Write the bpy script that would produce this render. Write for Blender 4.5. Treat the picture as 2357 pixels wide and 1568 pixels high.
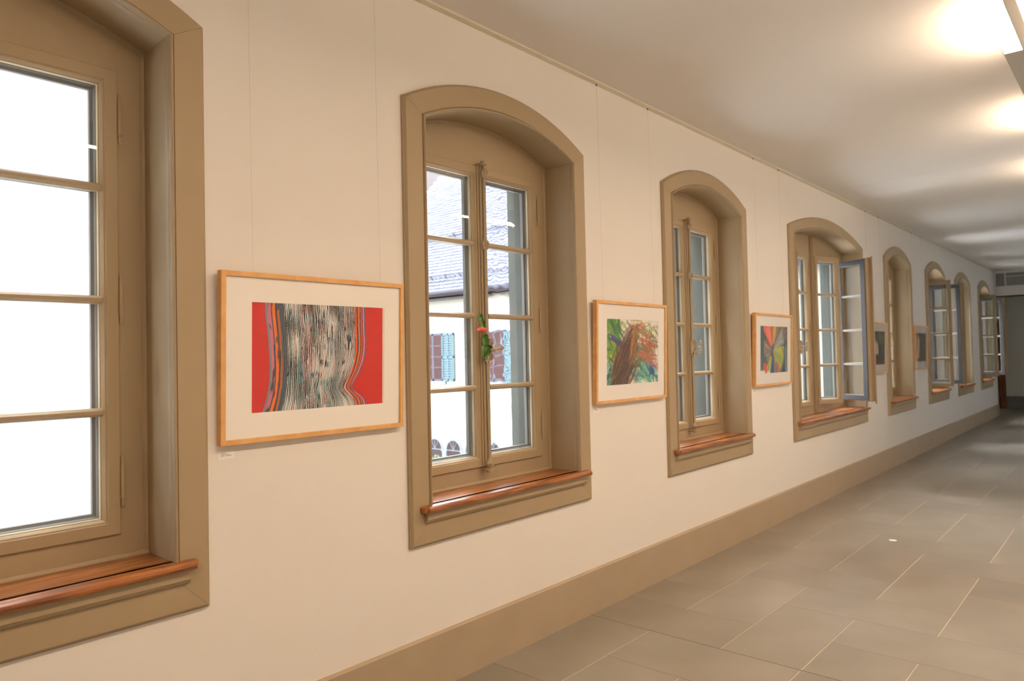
import bpy, math, random
import numpy as np
from mathutils import Vector, Matrix

for o in list(bpy.data.objects): bpy.data.objects.remove(o)
scene = bpy.context.scene
COL = scene.collection
random.seed(4)

# ------------------------------------------------------------------ camera
# x runs along the corridor, y towards the window wall (wall face y = 2.5), z up, floor z = 0
TH, PH, RO, FPX = 0.720, 0.0240, -0.0220, 1664.6
CAMPOS = Vector((0.0, 0.0, 1.5065))
fw = Vector((math.cos(TH)*math.cos(PH), math.sin(TH)*math.cos(PH), math.sin(PH)))
rt = Vector((math.sin(TH), -math.cos(TH), 0)); up = rt.cross(fw)
r2 = rt*math.cos(RO) + up*math.sin(RO); u2 = -rt*math.sin(RO) + up*math.cos(RO)
cd = bpy.data.cameras.new('camera'); cam = bpy.data.objects.new('camera', cd); COL.objects.link(cam)
cam.matrix_world = Matrix(((r2.x, u2.x, -fw.x, CAMPOS.x), (r2.y, u2.y, -fw.y, CAMPOS.y), (r2.z, u2.z, -fw.z, CAMPOS.z), (0, 0, 0, 1)))
cd.sensor_fit = 'HORIZONTAL'; cd.sensor_width = 36.0; cd.lens = FPX/2357*36.0
cd.clip_start = 0.05; cd.clip_end = 300
cd.dof.use_dof = True; cd.dof.focus_distance = 3.6; cd.dof.aperture_fstop = 2.8
scene.camera = cam

# ------------------------------------------------------------------ sky and exposure
world = bpy.data.worlds.new('overcast_sky'); scene.world = world; world.use_nodes = True
bg = world.node_tree.nodes['Background']
bg.inputs['Color'].default_value = (0.93, 0.965, 1.04, 1); bg.inputs['Strength'].default_value = 26.0
LAMP_COL = (1.0, 0.74, 0.52); LAMP_DOWN = 98.0; LAMP_UP = 122.0
vs = scene.view_settings
vs.view_transform = 'Standard'; vs.look = 'None'; vs.gamma = 1; vs.use_curve_mapping = False; vs.exposure = 0.24

# ------------------------------------------------------------------ materials
def srgb(r, g, b):
    f = lambda c: (c/255/12.92) if c/255 <= 0.04045 else ((c/255+0.055)/1.055)**2.4
    return (f(r), f(g), f(b), 1)
def mat(name, col, rough=0.6, noise=0.0, nscale=6.0, bump=0.0, bscale=60.0, stretch=(1, 1, 1), rand=0.0, spec=0.5, metal=0.0, coat=0.0):
    m = bpy.data.materials.new(name); m.use_nodes = True
    nt = m.node_tree; b = nt.nodes['Principled BSDF']
    b.inputs['Base Color'].default_value = (*col[:3], 1); b.inputs['Roughness'].default_value = rough
    b.inputs['Specular IOR Level'].default_value = spec; b.inputs['Metallic'].default_value = metal
    b.inputs['Coat Weight'].default_value = coat; b.inputs['Coat Roughness'].default_value = 0.15
    tc = nt.nodes.new('ShaderNodeTexCoord'); mp = nt.nodes.new('ShaderNodeMapping'); mp.inputs['Scale'].default_value = stretch
    nt.links.new(tc.outputs['Object'], mp.inputs['Vector'])
    if noise or rand:
        n = nt.nodes.new('ShaderNodeTexNoise'); n.inputs['Scale'].default_value = nscale; n.inputs['Detail'].default_value = 5
        nt.links.new(mp.outputs[0], n.inputs['Vector'])
        mr = nt.nodes.new('ShaderNodeMapRange'); mr.inputs['From Min'].default_value = 0.25; mr.inputs['From Max'].default_value = 0.75
        mr.inputs['To Min'].default_value = 1-noise; mr.inputs['To Max'].default_value = 1+noise
        nt.links.new(n.outputs['Fac'], mr.inputs['Value'])
        val = mr.outputs[0]
        if rand:
            oi = nt.nodes.new('ShaderNodeObjectInfo')
            m2 = nt.nodes.new('ShaderNodeMapRange'); m2.inputs['To Min'].default_value = 1-rand; m2.inputs['To Max'].default_value = 1+rand
            nt.links.new(oi.outputs['Random'], m2.inputs['Value'])
            mm = nt.nodes.new('ShaderNodeMath'); mm.operation = 'MULTIPLY'
            nt.links.new(val, mm.inputs[0]); nt.links.new(m2.outputs[0], mm.inputs[1]); val = mm.outputs[0]
        vm = nt.nodes.new('ShaderNodeVectorMath'); vm.operation = 'SCALE'; vm.inputs[0].default_value = col[:3]
        nt.links.new(val, vm.inputs['Scale']); nt.links.new(vm.outputs[0], b.inputs['Base Color'])
    if bump:
        n = nt.nodes.new('ShaderNodeTexNoise'); n.inputs['Scale'].default_value = bscale; n.inputs['Detail'].default_value = 4
        nt.links.new(mp.outputs[0], n.inputs['Vector'])
        bp = nt.nodes.new('ShaderNodeBump'); bp.inputs['Strength'].default_value = bump; bp.inputs['Distance'].default_value = 0.004
        nt.links.new(n.outputs['Fac'], bp.inputs['Height']); nt.links.new(bp.outputs[0], b.inputs['Normal'])
    return m
def wood(name, dark, light, rough, stretch, scale, coat=0.0):
    m = bpy.data.materials.new(name); m.use_nodes = True; nt = m.node_tree; b = nt.nodes['Principled BSDF']
    tc = nt.nodes.new('ShaderNodeTexCoord'); mp = nt.nodes.new('ShaderNodeMapping'); mp.inputs['Scale'].default_value = stretch
    nt.links.new(tc.outputs['Object'], mp.inputs['Vector'])
    n = nt.nodes.new('ShaderNodeTexNoise'); n.inputs['Scale'].default_value = scale; n.inputs['Detail'].default_value = 6; n.inputs['Distortion'].default_value = 0.6
    nt.links.new(mp.outputs[0], n.inputs['Vector'])
    cr = nt.nodes.new('ShaderNodeValToRGB'); cr.color_ramp.elements[0].position = 0.32; cr.color_ramp.elements[1].position = 0.68
    cr.color_ramp.elements[0].color = dark; cr.color_ramp.elements[1].color = light
    nt.links.new(n.outputs['Fac'], cr.inputs[0]); nt.links.new(cr.outputs[0], b.inputs['Base Color'])
    b.inputs['Roughness'].default_value = rough; b.inputs['Coat Weight'].default_value = coat; b.inputs['Coat Roughness'].default_value = 0.2
    return m
def glass(name, tint=(0.97, 0.985, 0.98), wav=0.0):
    m = bpy.data.materials.new(name); m.use_nodes = True; nt = m.node_tree; nt.nodes.clear()
    o = nt.nodes.new('ShaderNodeOutputMaterial'); mx = nt.nodes.new('ShaderNodeMixShader')
    fr = nt.nodes.new('ShaderNodeFresnel'); 
    ge = nt.nodes.new('ShaderNodeNewGeometry'); io = nt.nodes.new('ShaderNodeMapRange')      # same index seen from either side of the pane
    io.inputs['To Min'].default_value = 1.45; io.inputs['To Max'].default_value = 1/1.45
    nt.links.new(ge.outputs['Backfacing'], io.inputs['Value']); nt.links.new(io.outputs[0], fr.inputs['IOR'])
    tr = nt.nodes.new('ShaderNodeBsdfTransparent'); tr.inputs['Color'].default_value = (*tint, 1)
    gl = nt.nodes.new('ShaderNodeBsdfGlossy'); gl.inputs['Roughness'].default_value = 0.0
    nt.links.new(fr.outputs[0], mx.inputs[0]); nt.links.new(tr.outputs[0], mx.inputs[1]); nt.links.new(gl.outputs[0], mx.inputs[2])
    if wav:     # old drawn glass: refracts, its near face gently uneven
        nt.nodes.remove(mx)
        gl2 = nt.nodes.new('ShaderNodeBsdfGlass'); gl2.inputs['IOR'].default_value = 1.45; gl2.inputs['Roughness'].default_value = 0.0; gl2.inputs['Color'].default_value = (*tint, 1)
        tc = nt.nodes.new('ShaderNodeTexCoord'); n = nt.nodes.new('ShaderNodeTexNoise'); n.inputs['Scale'].default_value = wav; n.inputs['Detail'].default_value = 0.6
        inv = nt.nodes.new('ShaderNodeMath'); inv.operation = 'SUBTRACT'; inv.inputs[0].default_value = 1.0
        nt.links.new(ge.outputs['Backfacing'], inv.inputs[1])
        bp = nt.nodes.new('ShaderNodeBump'); bp.inputs['Distance'].default_value = 0.00045
        nt.links.new(inv.outputs[0], bp.inputs['Strength'])
        nt.links.new(tc.outputs['Object'], n.inputs['Vector']); nt.links.new(n.outputs['Fac'], bp.inputs['Height']); nt.links.new(bp.outputs[0], gl2.inputs['Normal'])
        nt.links.new(gl2.outputs[0], o.inputs['Surface']); return m
    nt.links.new(mx.outputs[0], o.inputs['Surface'])
    return m
def emit(name, col, strength):
    m = bpy.data.materials.new(name); m.use_nodes = True; nt = m.node_tree; nt.nodes.clear()
    o = nt.nodes.new('ShaderNodeOutputMaterial'); e = nt.nodes.new('ShaderNodeEmission')
    e.inputs['Color'].default_value = (*col, 1); e.inputs['Strength'].default_value = strength
    nt.links.new(e.outputs[0], o.inputs['Surface']); return m
def vcol(name, rough=0.7):
    m = bpy.data.materials.new(name); m.use_nodes = True; nt = m.node_tree; b = nt.nodes['Principled BSDF']
    a = nt.nodes.new('ShaderNodeVertexColor'); a.layer_name = 'paint'
    nt.links.new(a.outputs['Color'], b.inputs['Base Color']); b.inputs['Roughness'].default_value = rough; b.inputs['Specular IOR Level'].default_value = 0.2
    return m

MT = dict(
    wall=mat('white_wall_paint', (0.80, 0.775, 0.735), 0.75, 0.012, 1.5, 0.12, 90, spec=0.25),
    ceil=mat('ceiling_paint', (0.78, 0.76, 0.73), 0.7, 0.01, 1.0, spec=0.25),
    greige=mat('greige_gloss_paint', (0.385, 0.295, 0.18), 0.46, 0.03, 3, 0.05, 120, spec=0.32),
    base=mat('baseboard_paint', (0.42, 0.33, 0.225), 0.6, 0.04, 4, 0.08, 80),
    sill=wood('varnished_sill_wood', srgb(96, 50, 20), srgb(182, 112, 54), 0.33, (1.2, 14, 14), 4, 0.35),
    maple=wood('pale_frame_wood', srgb(216, 160, 96), srgb(230, 180, 116), 0.45, (3, 3, 3), 6),
    brown=wood('brown_door_wood', srgb(96, 56, 30), srgb(150, 92, 54), 0.45, (10, 10, 1), 5),
    slab=mat('sandstone_slab', (0.27, 0.243, 0.197), 0.28, 0.13, 2.2, 0.06, 140, rand=0.05, spec=0.45),
    grout=mat('pale_grout', (0.58, 0.52, 0.42), 0.9),
    dark=mat('dark_joint', (0.10, 0.085, 0.06), 0.9),
    glass=glass('window_glass'), pglass=glass('picture_glass', (1, 1, 1)), wavy=glass('wavy_old_glass', (0.97, 0.98, 0.98), 18.0),
    seal=mat('dark_glazing_seal', (0.12, 0.11, 0.09), 0.6),
    lampbody=mat('lamp_housing_paint', (0.52, 0.50, 0.46), 0.45),
    outsash=mat('outer_sash_paint', (0.13, 0.122, 0.106), 0.6, spec=0.2), outface=mat('dark_outer_face', (0.017, 0.0155, 0.0145), 0.65, spec=0.2),
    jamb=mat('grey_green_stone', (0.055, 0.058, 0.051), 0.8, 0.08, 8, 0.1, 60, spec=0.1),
    mount=mat('cream_mount_board', (0.93, 0.90, 0.85), 0.85), back=mat('backing_board', (0.30, 0.22, 0.14), 0.9),
    wire=mat('nylon_wire', (0.62, 0.58, 0.52), 0.4), hook=mat('hook_metal', (0.12, 0.11, 0.10), 0.4, metal=0.6),
    rail=mat('rail_enamel', (0.72, 0.68, 0.56), 0.5),
    card=mat('caption_card', (0.86, 0.84, 0.82), 0.6), ink=mat('caption_ink', (0.10, 0.07, 0.05), 0.8),
    paint=vcol('painted_paper'),
    stem=mat('flower_stem_green', srgb(120, 150, 60), 0.5), leaf=mat('flower_leaf_green', srgb(72, 112, 38), 0.5, 0.3, 40), petal=mat('orange_petal', srgb(226, 88, 52), 0.55, 0.12, 60),
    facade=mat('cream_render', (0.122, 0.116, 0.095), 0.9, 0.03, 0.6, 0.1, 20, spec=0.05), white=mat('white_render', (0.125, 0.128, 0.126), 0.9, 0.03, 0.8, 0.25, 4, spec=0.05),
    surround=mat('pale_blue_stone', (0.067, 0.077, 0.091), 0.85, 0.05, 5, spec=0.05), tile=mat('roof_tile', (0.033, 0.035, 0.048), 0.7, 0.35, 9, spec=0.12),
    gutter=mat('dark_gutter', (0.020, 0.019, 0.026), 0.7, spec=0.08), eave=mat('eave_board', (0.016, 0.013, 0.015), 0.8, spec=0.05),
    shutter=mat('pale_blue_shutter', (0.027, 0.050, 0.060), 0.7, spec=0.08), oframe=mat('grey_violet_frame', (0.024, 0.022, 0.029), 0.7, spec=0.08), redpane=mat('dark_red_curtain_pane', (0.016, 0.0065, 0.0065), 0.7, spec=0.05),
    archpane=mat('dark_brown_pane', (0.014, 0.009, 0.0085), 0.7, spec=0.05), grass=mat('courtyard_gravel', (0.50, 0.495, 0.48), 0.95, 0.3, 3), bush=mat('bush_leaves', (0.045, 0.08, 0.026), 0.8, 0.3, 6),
    endwall=mat('grey_green_wall', (0.76, 0.76, 0.67), 0.8, 0.02, 2), endbase=mat('dark_grey_base', (0.19, 0.19, 0.175), 0.7), transom=mat('grey_transom_glass', (0.30, 0.31, 0.30), 0.35),
    lamp_on=emit('warm_tube_light', LAMP_COL, LAMP_DOWN), lamp_up=emit('warm_tube_uplight', LAMP_COL, LAMP_UP),
    lamp_off=mat('unlit_diffuser', (0.75, 0.74, 0.70), 0.4),
)

# ------------------------------------------------------------------ mesh helpers
class MB:
    def __init__(s): s.v = []; s.f = []
    def add(s, vs, fs):
        n = len(s.v); s.v += [tuple(p) for p in vs]; s.f += [tuple(i+n for i in f) for f in fs]; return s
    def box(s, x0, x1, y0, y1, z0, z1):
        return s.add([(x0, y0, z0), (x1, y0, z0), (x1, y1, z0), (x0, y1, z0), (x0, y0, z1), (x1, y0, z1), (x1, y1, z1), (x0, y1, z1)],
                     [(0, 3, 2, 1), (4, 5, 6, 7), (0, 1, 5, 4), (1, 2, 6, 5), (2, 3, 7, 6), (3, 0, 4, 7)])
    def bbox(s, x0, x1, y0, y1, z0, z1, b=0.003):
        """box with chamfered edges: three nested rings per end"""
        def ring(ix, iy, z): return [(x0+ix, y0+iy, z), (x1-ix, y0+iy, z), (x1-ix, y1-iy, z), (x0+ix, y1-iy, z)]
        rings = [ring(b, b, z0), ring(0, 0, z0+b), ring(0, 0, z1-b), ring(b, b, z1)]
        return s.loft(rings, caps=True)
    def loft(s, rings, caps=False, closed=True, loop=False):
        n = len(rings[0]); V = [p for r in rings for p in r]; F = []
        R = len(rings)
        for a in range(R if loop else R-1):
            b = (a+1) % R
            for i in range(n if closed else n-1):
                j = (i+1) % n; F.append((a*n+i, a*n+j, b*n+j, b*n+i))
        if caps: F.append(tuple(range(n))[::-1]); F.append(tuple((R-1)*n+i for i in range(n)))
        return s.add(V, F)
    def tube(s, pts, r, n=8, caps=True):
        pts = [Vector(p) for p in pts]; rs = r if isinstance(r, (list, tuple)) else [r]*len(pts); rings = []
        for k, p in enumerate(pts):
            d = (pts[min(k+1, len(pts)-1)] - pts[max(k-1, 0)]).normalized()
            a = d.orthogonal().normalized() if k == 0 else (a - d*a.dot(d)).normalized()
            b = d.cross(a)
            rings.append([p + (a*math.cos(t)+b*math.sin(t))*rs[k] for t in [2*math.pi*i/n for i in range(n)]])
        return s.loft(rings, caps=caps)
    def build(s, name, m, parent=None, smooth=False, off=(0, 0, 0)):
        me = bpy.data.meshes.new(name)
        me.from_pydata([(x-off[0], y-off[1], z-off[2]) for x, y, z in s.v], [], s.f); me.update()
        import bmesh
        bm = bmesh.new(); bm.from_mesh(me); bmesh.ops.recalc_face_normals(bm, faces=bm.faces); bm.to_mesh(me); bm.free()
        if smooth:
            for p in me.polygons: p.use_smooth = True
            try: me.set_sharp_from_angle(angle=math.radians(38))
            except Exception: pass
        me.materials.append(m)
        return inst(name, me, parent)
def inst(name, me, parent=None):
    o = bpy.data.objects.new(name, me); COL.objects.link(o)
    if parent is not None: o.parent = parent
    return o
def empty(name, loc):
    o = bpy.data.objects.new(name, None); COL.objects.link(o); o.location = loc; o.empty_display_size = 0.1; return o
def tag(o, label=None, cat=None, group=None, kind=None):
    if label: o['label'] = label
    if cat: o['category'] = cat
    if group: o['group'] = group
    if kind: o['kind'] = kind
    return o
CACHE = {}
def cached(key, name, m, parent, fn, smooth=False, off=(0, 0, 0)):
    if key in CACHE: return inst(name, CACHE[key], parent)
    mb = MB(); fn(mb); o = mb.build(name, m, parent, smooth, off); CACHE[key] = o.data; return o

WY = 2.5            # wall face
ZB = 0.664          # bottom of window casing
CENT = [0.508, 2.818, 5.138, 7.963, 10.771, 13.07, 15.335, 17.62]
HALF = [0.697]*3 + [1.168] + [0.697]*4
def arc(half, spring, apex, n=20, x0=0.0):
    h = apex-spring; R = (half*half+h*h)/(2*h); zc = apex-R; a0 = math.asin(half/R)
    return [(x0+R*math.sin(-a0+2*a0*i/n), zc+R*math.cos(-a0+2*a0*i/n)) for i in range(n+1)]

# ------------------------------------------------------------------ room shell
X0, X1, YR, ZC = -4.0, 19.09, -1.25, 3.2
def holed(mb, x0, x1, z0, z1, y0, y1, holes, n=20):
    """wall slab with arched openings (cx, half, bottom, spring, apex)"""
    cur = x0
    for cx, h, zb, sp, ap in sorted(holes):
        mb.box(cur, cx-h, y0, y1, z0, z1); mb.box(cx-h, cx+h, y0, y1, z0, zb)
        a = arc(h, sp, ap, n, cx)
        rings = [[(x, y0, z), (x, y0, z1), (x, y1, z1), (x, y1, z)] for x, z in a]
        mb.loft(rings, caps=True); cur = cx+h
    mb.box(cur, x1, y0, y1, z0, z1)
mb = MB(); holed(mb, X0, X1, -0.02, ZC, WY, WY+0.28, [(c, h-0.09, 0.70, 2.66, 2.80) for c, h in zip(CENT, HALF)])
tag(mb.build('wall_left', MT['wall']), 'long white plastered corridor wall holding the arched windows', 'wall', kind='structure')
mb = MB(); holed(mb, X0, X1-0.12, -4.2, 5.0, WY+0.28, WY+0.40, [(c, h-0.15, 0.86, 2.60, 2.69) for c, h in zip(CENT, HALF)])
tag(mb.build('wall_outside', MT['facade']), 'rendered courtyard face of the corridor wall, seen through the panes', 'wall', kind='structure')
mb = MB(); mb.box(X0, 21.5, YR-0.2, YR, -0.02, ZC); tag(mb.build('wall_right', MT['wall']), 'white corridor wall opposite the windows, outside the picture', 'wall', kind='structure')
mb = MB(); mb.box(X0-0.2, X0, YR-0.2, WY+0.3, -0.02, ZC); tag(mb.build('wall_back', MT['wall']), 'white wall closing the corridor behind the camera', 'wall', kind='structure')
mb = MB(); mb.box(X0-0.2, 7.929, YR-0.2, WY+0.3, ZC, ZC+0.04); mb.box(7.9315, 19.2, YR-0.2, WY+0.3, ZC, ZC+0.04); mb.box(X0-0.2, 21.6, YR-0.2, WY+0.4, ZC+0.04, ZC+0.12); mb.box(19.2, 21.6, YR-0.2, 7.0, ZC, ZC+0.04)
tag(mb.build('ceiling', MT['ceil']), 'flat white corridor ceiling with one thin crosswise crack', 'ceiling', kind='structure')
# floor: herringbone slabs over a pale bed
mb = MB(); mb.box(X0-0.2, 21.6, YR-0.2, WY+0.02, -0.06, -0.0022); mb.box(18.9, 21.6, WY+0.02, 7.0, -0.06, -0.0022)
floor = tag(mb.build('floor', MT['grout']), 'corridor floor of sandstone slabs in herringbone with pale joints', 'floor', kind='structure')
GX, GY = 0.4215, 0.407
def slab(x0, x1, y0, y1):
    x0 = max(x0, X0); x1 = min(x1, 21.4); y0 = max(y0, YR); y1 = min(y1, WY)
    if x1-x0 < 0.03 or y1-y0 < 0.03: return
    w, d = round(x1-x0, 3), round(y1-y0, 3)
    gx, gy = 0.0009, 0.0028
    def f(m): m.bbox(-w/2+gx, w/2-gx, -d/2+gy, d/2-gy, -0.03, 0.0, 0.0006)
    o = cached(('slab', w, d), 'slab', MT['slab'], floor, f); o.location = ((x0+x1)/2, (y0+y1)/2, 0)
for i in range(-18, 43):
    for L in range(0, 10):
        xa = 3.475+GX*i; ya = WY-GY*L; r = (i+L) % 4
        if r == 0: slab(xa, xa+GX, ya-2*GY, ya)                    # slab lying across the corridor, crossing line L+1
        elif r == 1 and L == 0: slab(xa, xa+GX, ya-GY, ya)
        elif r == 2:
            if abs(xa+GX-3.475) < 0.01: slab(xa, xa+GX-0.001, ya-GY, ya); slab(xa+GX+0.001, xa+2*GX, ya-GY, ya)
            else: slab(xa, xa+2*GX, ya-GY, ya)
mb = MB(); mb.box(3.4738, 3.4766, YR, WY, -0.004, 0.0004); mb.build('expansion_joint', MT['dark'], floor)
mb = MB(); mb.tube([(6.282, 1.556, -0.001), (6.282, 1.556, 0.0006)], 0.028, 20); mb.build('pale_floor_spot', MT['card'], floor)
# baseboard
mb = MB()
prof = [(2.5, 0.0), (2.482, 0.0), (2.482, 0.244), (2.488, 0.251), (2.5, 0.252)]
mb.loft([[(x, y, z) for y, z in prof] for x in (X0, X1)], caps=True)
tag(mb.build('baseboard_left', MT['base']), 'tall beige painted skirting along the window wall', 'skirting', kind='structure')
# gallery rail
mb = MB()
prof = [(2.5, 3.2), (2.484, 3.2), (2.484, 3.1865), (2.490, 3.1855), (2.490, 3.183), (2.4865, 3.1825), (2.4865, 3.180), (2.491, 3.1795), (2.491, 3.1775), (2.487, 3.177), (2.487, 3.1745), (2.5, 3.174)]
mb.loft([[(x, y, z) for y, z in prof] for x in (X0, X1)], caps=True)
tag(mb.build('trim_1', MT['rail']), 'slim cream picture hanging rail under the ceiling', 'picture rail', kind='structure')
# far end: lintel beam with transom, cross passage
we = empty('wall_end', (19.2, 0.5, 0)); tag(we, 'lintel with grey transom spanning the far end of the corridor', 'lintel', kind='structure')
mb = MB(); mb.box(19.2, 19.45, YR, 2.60, 3.148, 3.2); mb.box(19.2, 19.45, YR, 2.60, 2.645, 2.858); mb.box(19.2, 19.45, 2.489, 2.60, 2.858, 3.148)
mb.build('beam', MT['wall'], we, off=(19.2, 0.5, 0))
mb = MB(); mb.box(19.27, 19.29, YR, 2.489, 2.858, 3.148); mb.build('transom_pane', MT['transom'], we, off=(19.2, 0.5, 0))
mb = MB(); mb.box(19.25, 19.28, 2.30, 2.325, 2.858, 3.148); mb.box(19.25, 19.27, YR, 2.3, 3.06, 3.075); mb.build('transom_bar', MT['endwall'], we, off=(19.2, 0.5, 0))
mb = MB(); mb.box(19.24, 19.42, YR, 2.60, 2.622, 2.645); mb.build('shadow_gap_strip', MT['gutter'], we, off=(19.2, 0.5, 0))  # dark strip put in as the shadow gap under the beam
mb = MB(); mb.box(21.4, 21.6, YR-0.2, 7.0, -0.02, ZC); mb.box(19.2, 21.6, 6.8, 7.0, -0.02, ZC); tag(mb.build('wall_passage', MT['endwall']), 'grey-green wall of the cross passage beyond the lintel', 'wall', kind='structure')
mb = MB(); mb.loft([[(x, y, z) for x, z in [(21.4, 0), (21.385, 0), (21.385, 0.29), (21.4, 0.295)]] for y in (YR, 6.8)], caps=True)
tag(mb.build('baseboard_end', MT['endbase']), 'dark grey skirting on the cross passage wall', 'skirting', kind='structure')
dr = empty('door_1', (21.0, 2.72, 0)); tag(dr, 'brown wooden door leaf standing open at the far end', 'door', kind='structure')
mb = MB(); mb.bbox(20.55, 21.30, 2.745, 2.790, 0.01, 2.08); mb.build('door_leaf', MT['brown'], dr, off=(21.0, 2.72, 0))
mb = MB(); mb.bbox(21.28, 21.36, 2.66, 2.735, 0.0, 2.12); mb.bbox(21.25, 21.30, 2.62, 2.655, 0.0, 2.12); mb.build('door_post', MT['brown'], dr, off=(21.0, 2.72, 0))

# ------------------------------------------------------------------ windows
# window-local coordinates: x from the window centre, y from the wall face (outward +), z absolute
FO = (0, 0, ZB)
def loop_pts(half, zb, spring, apex, n=20):
    a = arc(half, spring, apex, n)
    return [(-half, zb)] + a + [(half, zb)]              # up the left, over the arch, down the right
def lerp(a, b, t): return tuple(p+(q-p)*t for p, q in zip(a, b))
CASING_PROF = [(0.0, 0.0), (0.0, -0.012), (0.03, -0.012), (0.07, -0.020), (0.10, -0.024), (0.86, -0.024), (0.868, -0.019), (0.882, -0.019), (0.89, -0.026), (0.91, -0.031), (0.94, -0.0335), (0.97, -0.032), (0.99, -0.027), (1.0, -0.019), (1.0, -0.006), (0.992, -0.004), (0.992, -0.001), (1.0, 0.001), (1.0, 0.02)]
def casing_parts(win, key, ho):
    hi = ho-0.125
    out = loop_pts(ho, ZB, 2.705, 2.8885); inn = loop_pts(hi, ZB+0.125, 2.632, 2.762)
    def seg(a, b, g0, g1):
        def f(m):
            rings = []
            for k in range(a, b+1):
                o, i = out[k], inn[k]
                if k == a and g0: o, i = lerp(o, out[k+1], g0), lerp(i, inn[k+1], g0)
                if k == b and g1: o, i = lerp(o, out[k-1], g1), lerp(i, inn[k-1], g1)
                rings.append([(o[0]+(i[0]-o[0])*t, y, o[1]+(i[1]-o[1])*t) for t, y in CASING_PROF])
            m.loft(rings, caps=True)
        return f
    N = len(out)
    cached((key, 'cl'), 'casing_jamb', MT['greige'], win, seg(0, 1, 0.0003, 0.0003), True, FO)
    cached((key, 'cr'), 'casing_jamb', MT['greige'], win, seg(N-2, N-1, 0.0003, 0.0003), True, FO)
    cached((key, 'ch'), 'casing_head', MT['greige'], win, seg(1, N-2, 0.008, 0.008), True, FO)
    def base(m):
        o0, o1, i0, i1 = out[0], out[-1], inn[0], inn[-1]
        g = 0.0005; rings = []
        for o, i, sx in ((o0, i0, g), (o1, i1, -g)):
            rings.append([(o[0]+(i[0]-o[0])*t+sx, y, o[1]+(i[1]-o[1])*t) for t, y in CASING_PROF])
        m.loft(rings, caps=True)
    cached((key, 'cb'), 'casing_base', MT['greige'], win, base, True, FO)
    def lin(m):
        lp = loop_pts(hi+0.0012, ZB+0.125, 2.632, 2.7632); lo = loop_pts(hi+0.03, ZB+0.125, 2.655, 2.785)
        m.loft([[(p[0], 0.004, p[1]), (p[0], 0.20, p[1]), (q[0], 0.20, q[1]), (q[0], 0.004, q[1])] for p, q in zip(lp, lo)], caps=True)
    cached((key, 'lin'), 'reveal_lining', MT['greige'], win, lin, True, FO)
def frame_part(win, key, hi, pairs, post):
    """fixed frame with tympanum: plate y 0.19..0.265 with one opening per leaf pair"""
    zb0, zt0 = 0.942, 2.53
    def f(m):
        y0, y1 = 0.19, 0.265
        xs = [-hi-0.01]
        for a, b in pairs: xs += [a+0.010, b-0.010]
        xs.append(hi+0.01)
        for k in range(0, len(xs), 2): m.box(xs[k], xs[k+1], y0, y1, zb0, zt0)
        m.box(-hi-0.01, hi+0.01, y0, y1, 0.83, zb0)
        a = arc(hi+0.01, 2.638, 2.770, 20)
        m.loft([[(x, y0, zt0), (x, y0, z), (x, y1, z), (x, y1, zt0)] for x, z in a], caps=True)
    cached((key, 'frame'), 'fixed_frame', MT['greige'], win, f, False, FO)
    def bead(m):
        lp = loop_pts(hi, 0.845, 2.632, 2.762); li = loop_pts(hi-0.013, 0.845, 2.626, 2.750)
        m.loft([[(p[0], 0.181, p[1]), (lerp(p, q, .6)[0], 0.182, lerp(p, q, .6)[1]), (q[0], 0.188, q[1]), (q[0], 0.192, q[1]), (p[0], 0.192, p[1])] for p, q in zip(lp, li)], caps=True)
        m.loft([[(x, 0.178, 0.844), (x, 0.179, 0.852), (x, 0.184, 0.858), (x, 0.192, 0.859), (x, 0.192, 0.844)] for x in (-hi, hi)], caps=True)
    cached((key, 'bead'), 'frame_bead', MT['greige'], win, bead, True, FO)
    if post is not None:
        def pf(m): m.bbox(-post, post, 0.165, 0.20, 0.845, 2.74, 0.006); m.bbox(-0.012, 0.012, 0.155, 0.17, 0.845, 2.745, 0.004)
        cached((key, 'post'), 'mullion_post', MT['greige'], win, pf, False, FO)
def sill_parts(win, key, hi):
    def f(m):
        w = hi+0.073
        m.box(-hi, hi, -0.02, 0.195, 0.818, 0.845)
        pr = [(0.0, 0.845), (-0.030, 0.845), (-0.036, 0.842), (-0.040, 0.842), (-0.0425, 0.8465), (-0.060, 0.8455), (-0.070, 0.840), (-0.073, 0.831), (-0.070, 0.822), (-0.060, 0.816), (-0.02, 0.812), (0.0, 0.812)]
        # nosing that returns round both ends
        def ring(x, k): return [(x, y, z) for y, z in pr]
        rings = []
        for s, e in ((-1, 0), (1, 0)):
            pass
        ends = [(-w, 0.35), (-w+0.004, 0.75), (-w+0.016, 1.0), (w-0.016, 1.0), (w-0.004, 0.75), (w, 0.35)]
        for x, sc in ends:
            rings.append([(x, -0.024+(y+0.024)*(sc if y < -0.024 else 1), 0.829+(z-0.829)*(1 if sc == 1 else 0.55+0.45*sc)) for y, z in pr])
        m.loft(rings, caps=True)
    cached((key, 'sill'), 'window_sill', MT['sill'], win, f, False, FO)
    def ap(m):
        w = hi+0.047
        pr = [(-0.02, 0.813), (-0.046, 0.813), (-0.046, 0.782), (-0.040, 0.779), (-0.038, 0.772), (-0.030, 0.766), (-0.02, 0.765)]
        m.loft([[(x, y, z) for y, z in pr] for x in (-w, w)], caps=True)
    cached((key, 'apron'), 'sill_apron', MT['greige'], win, ap, False, FO)
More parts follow.
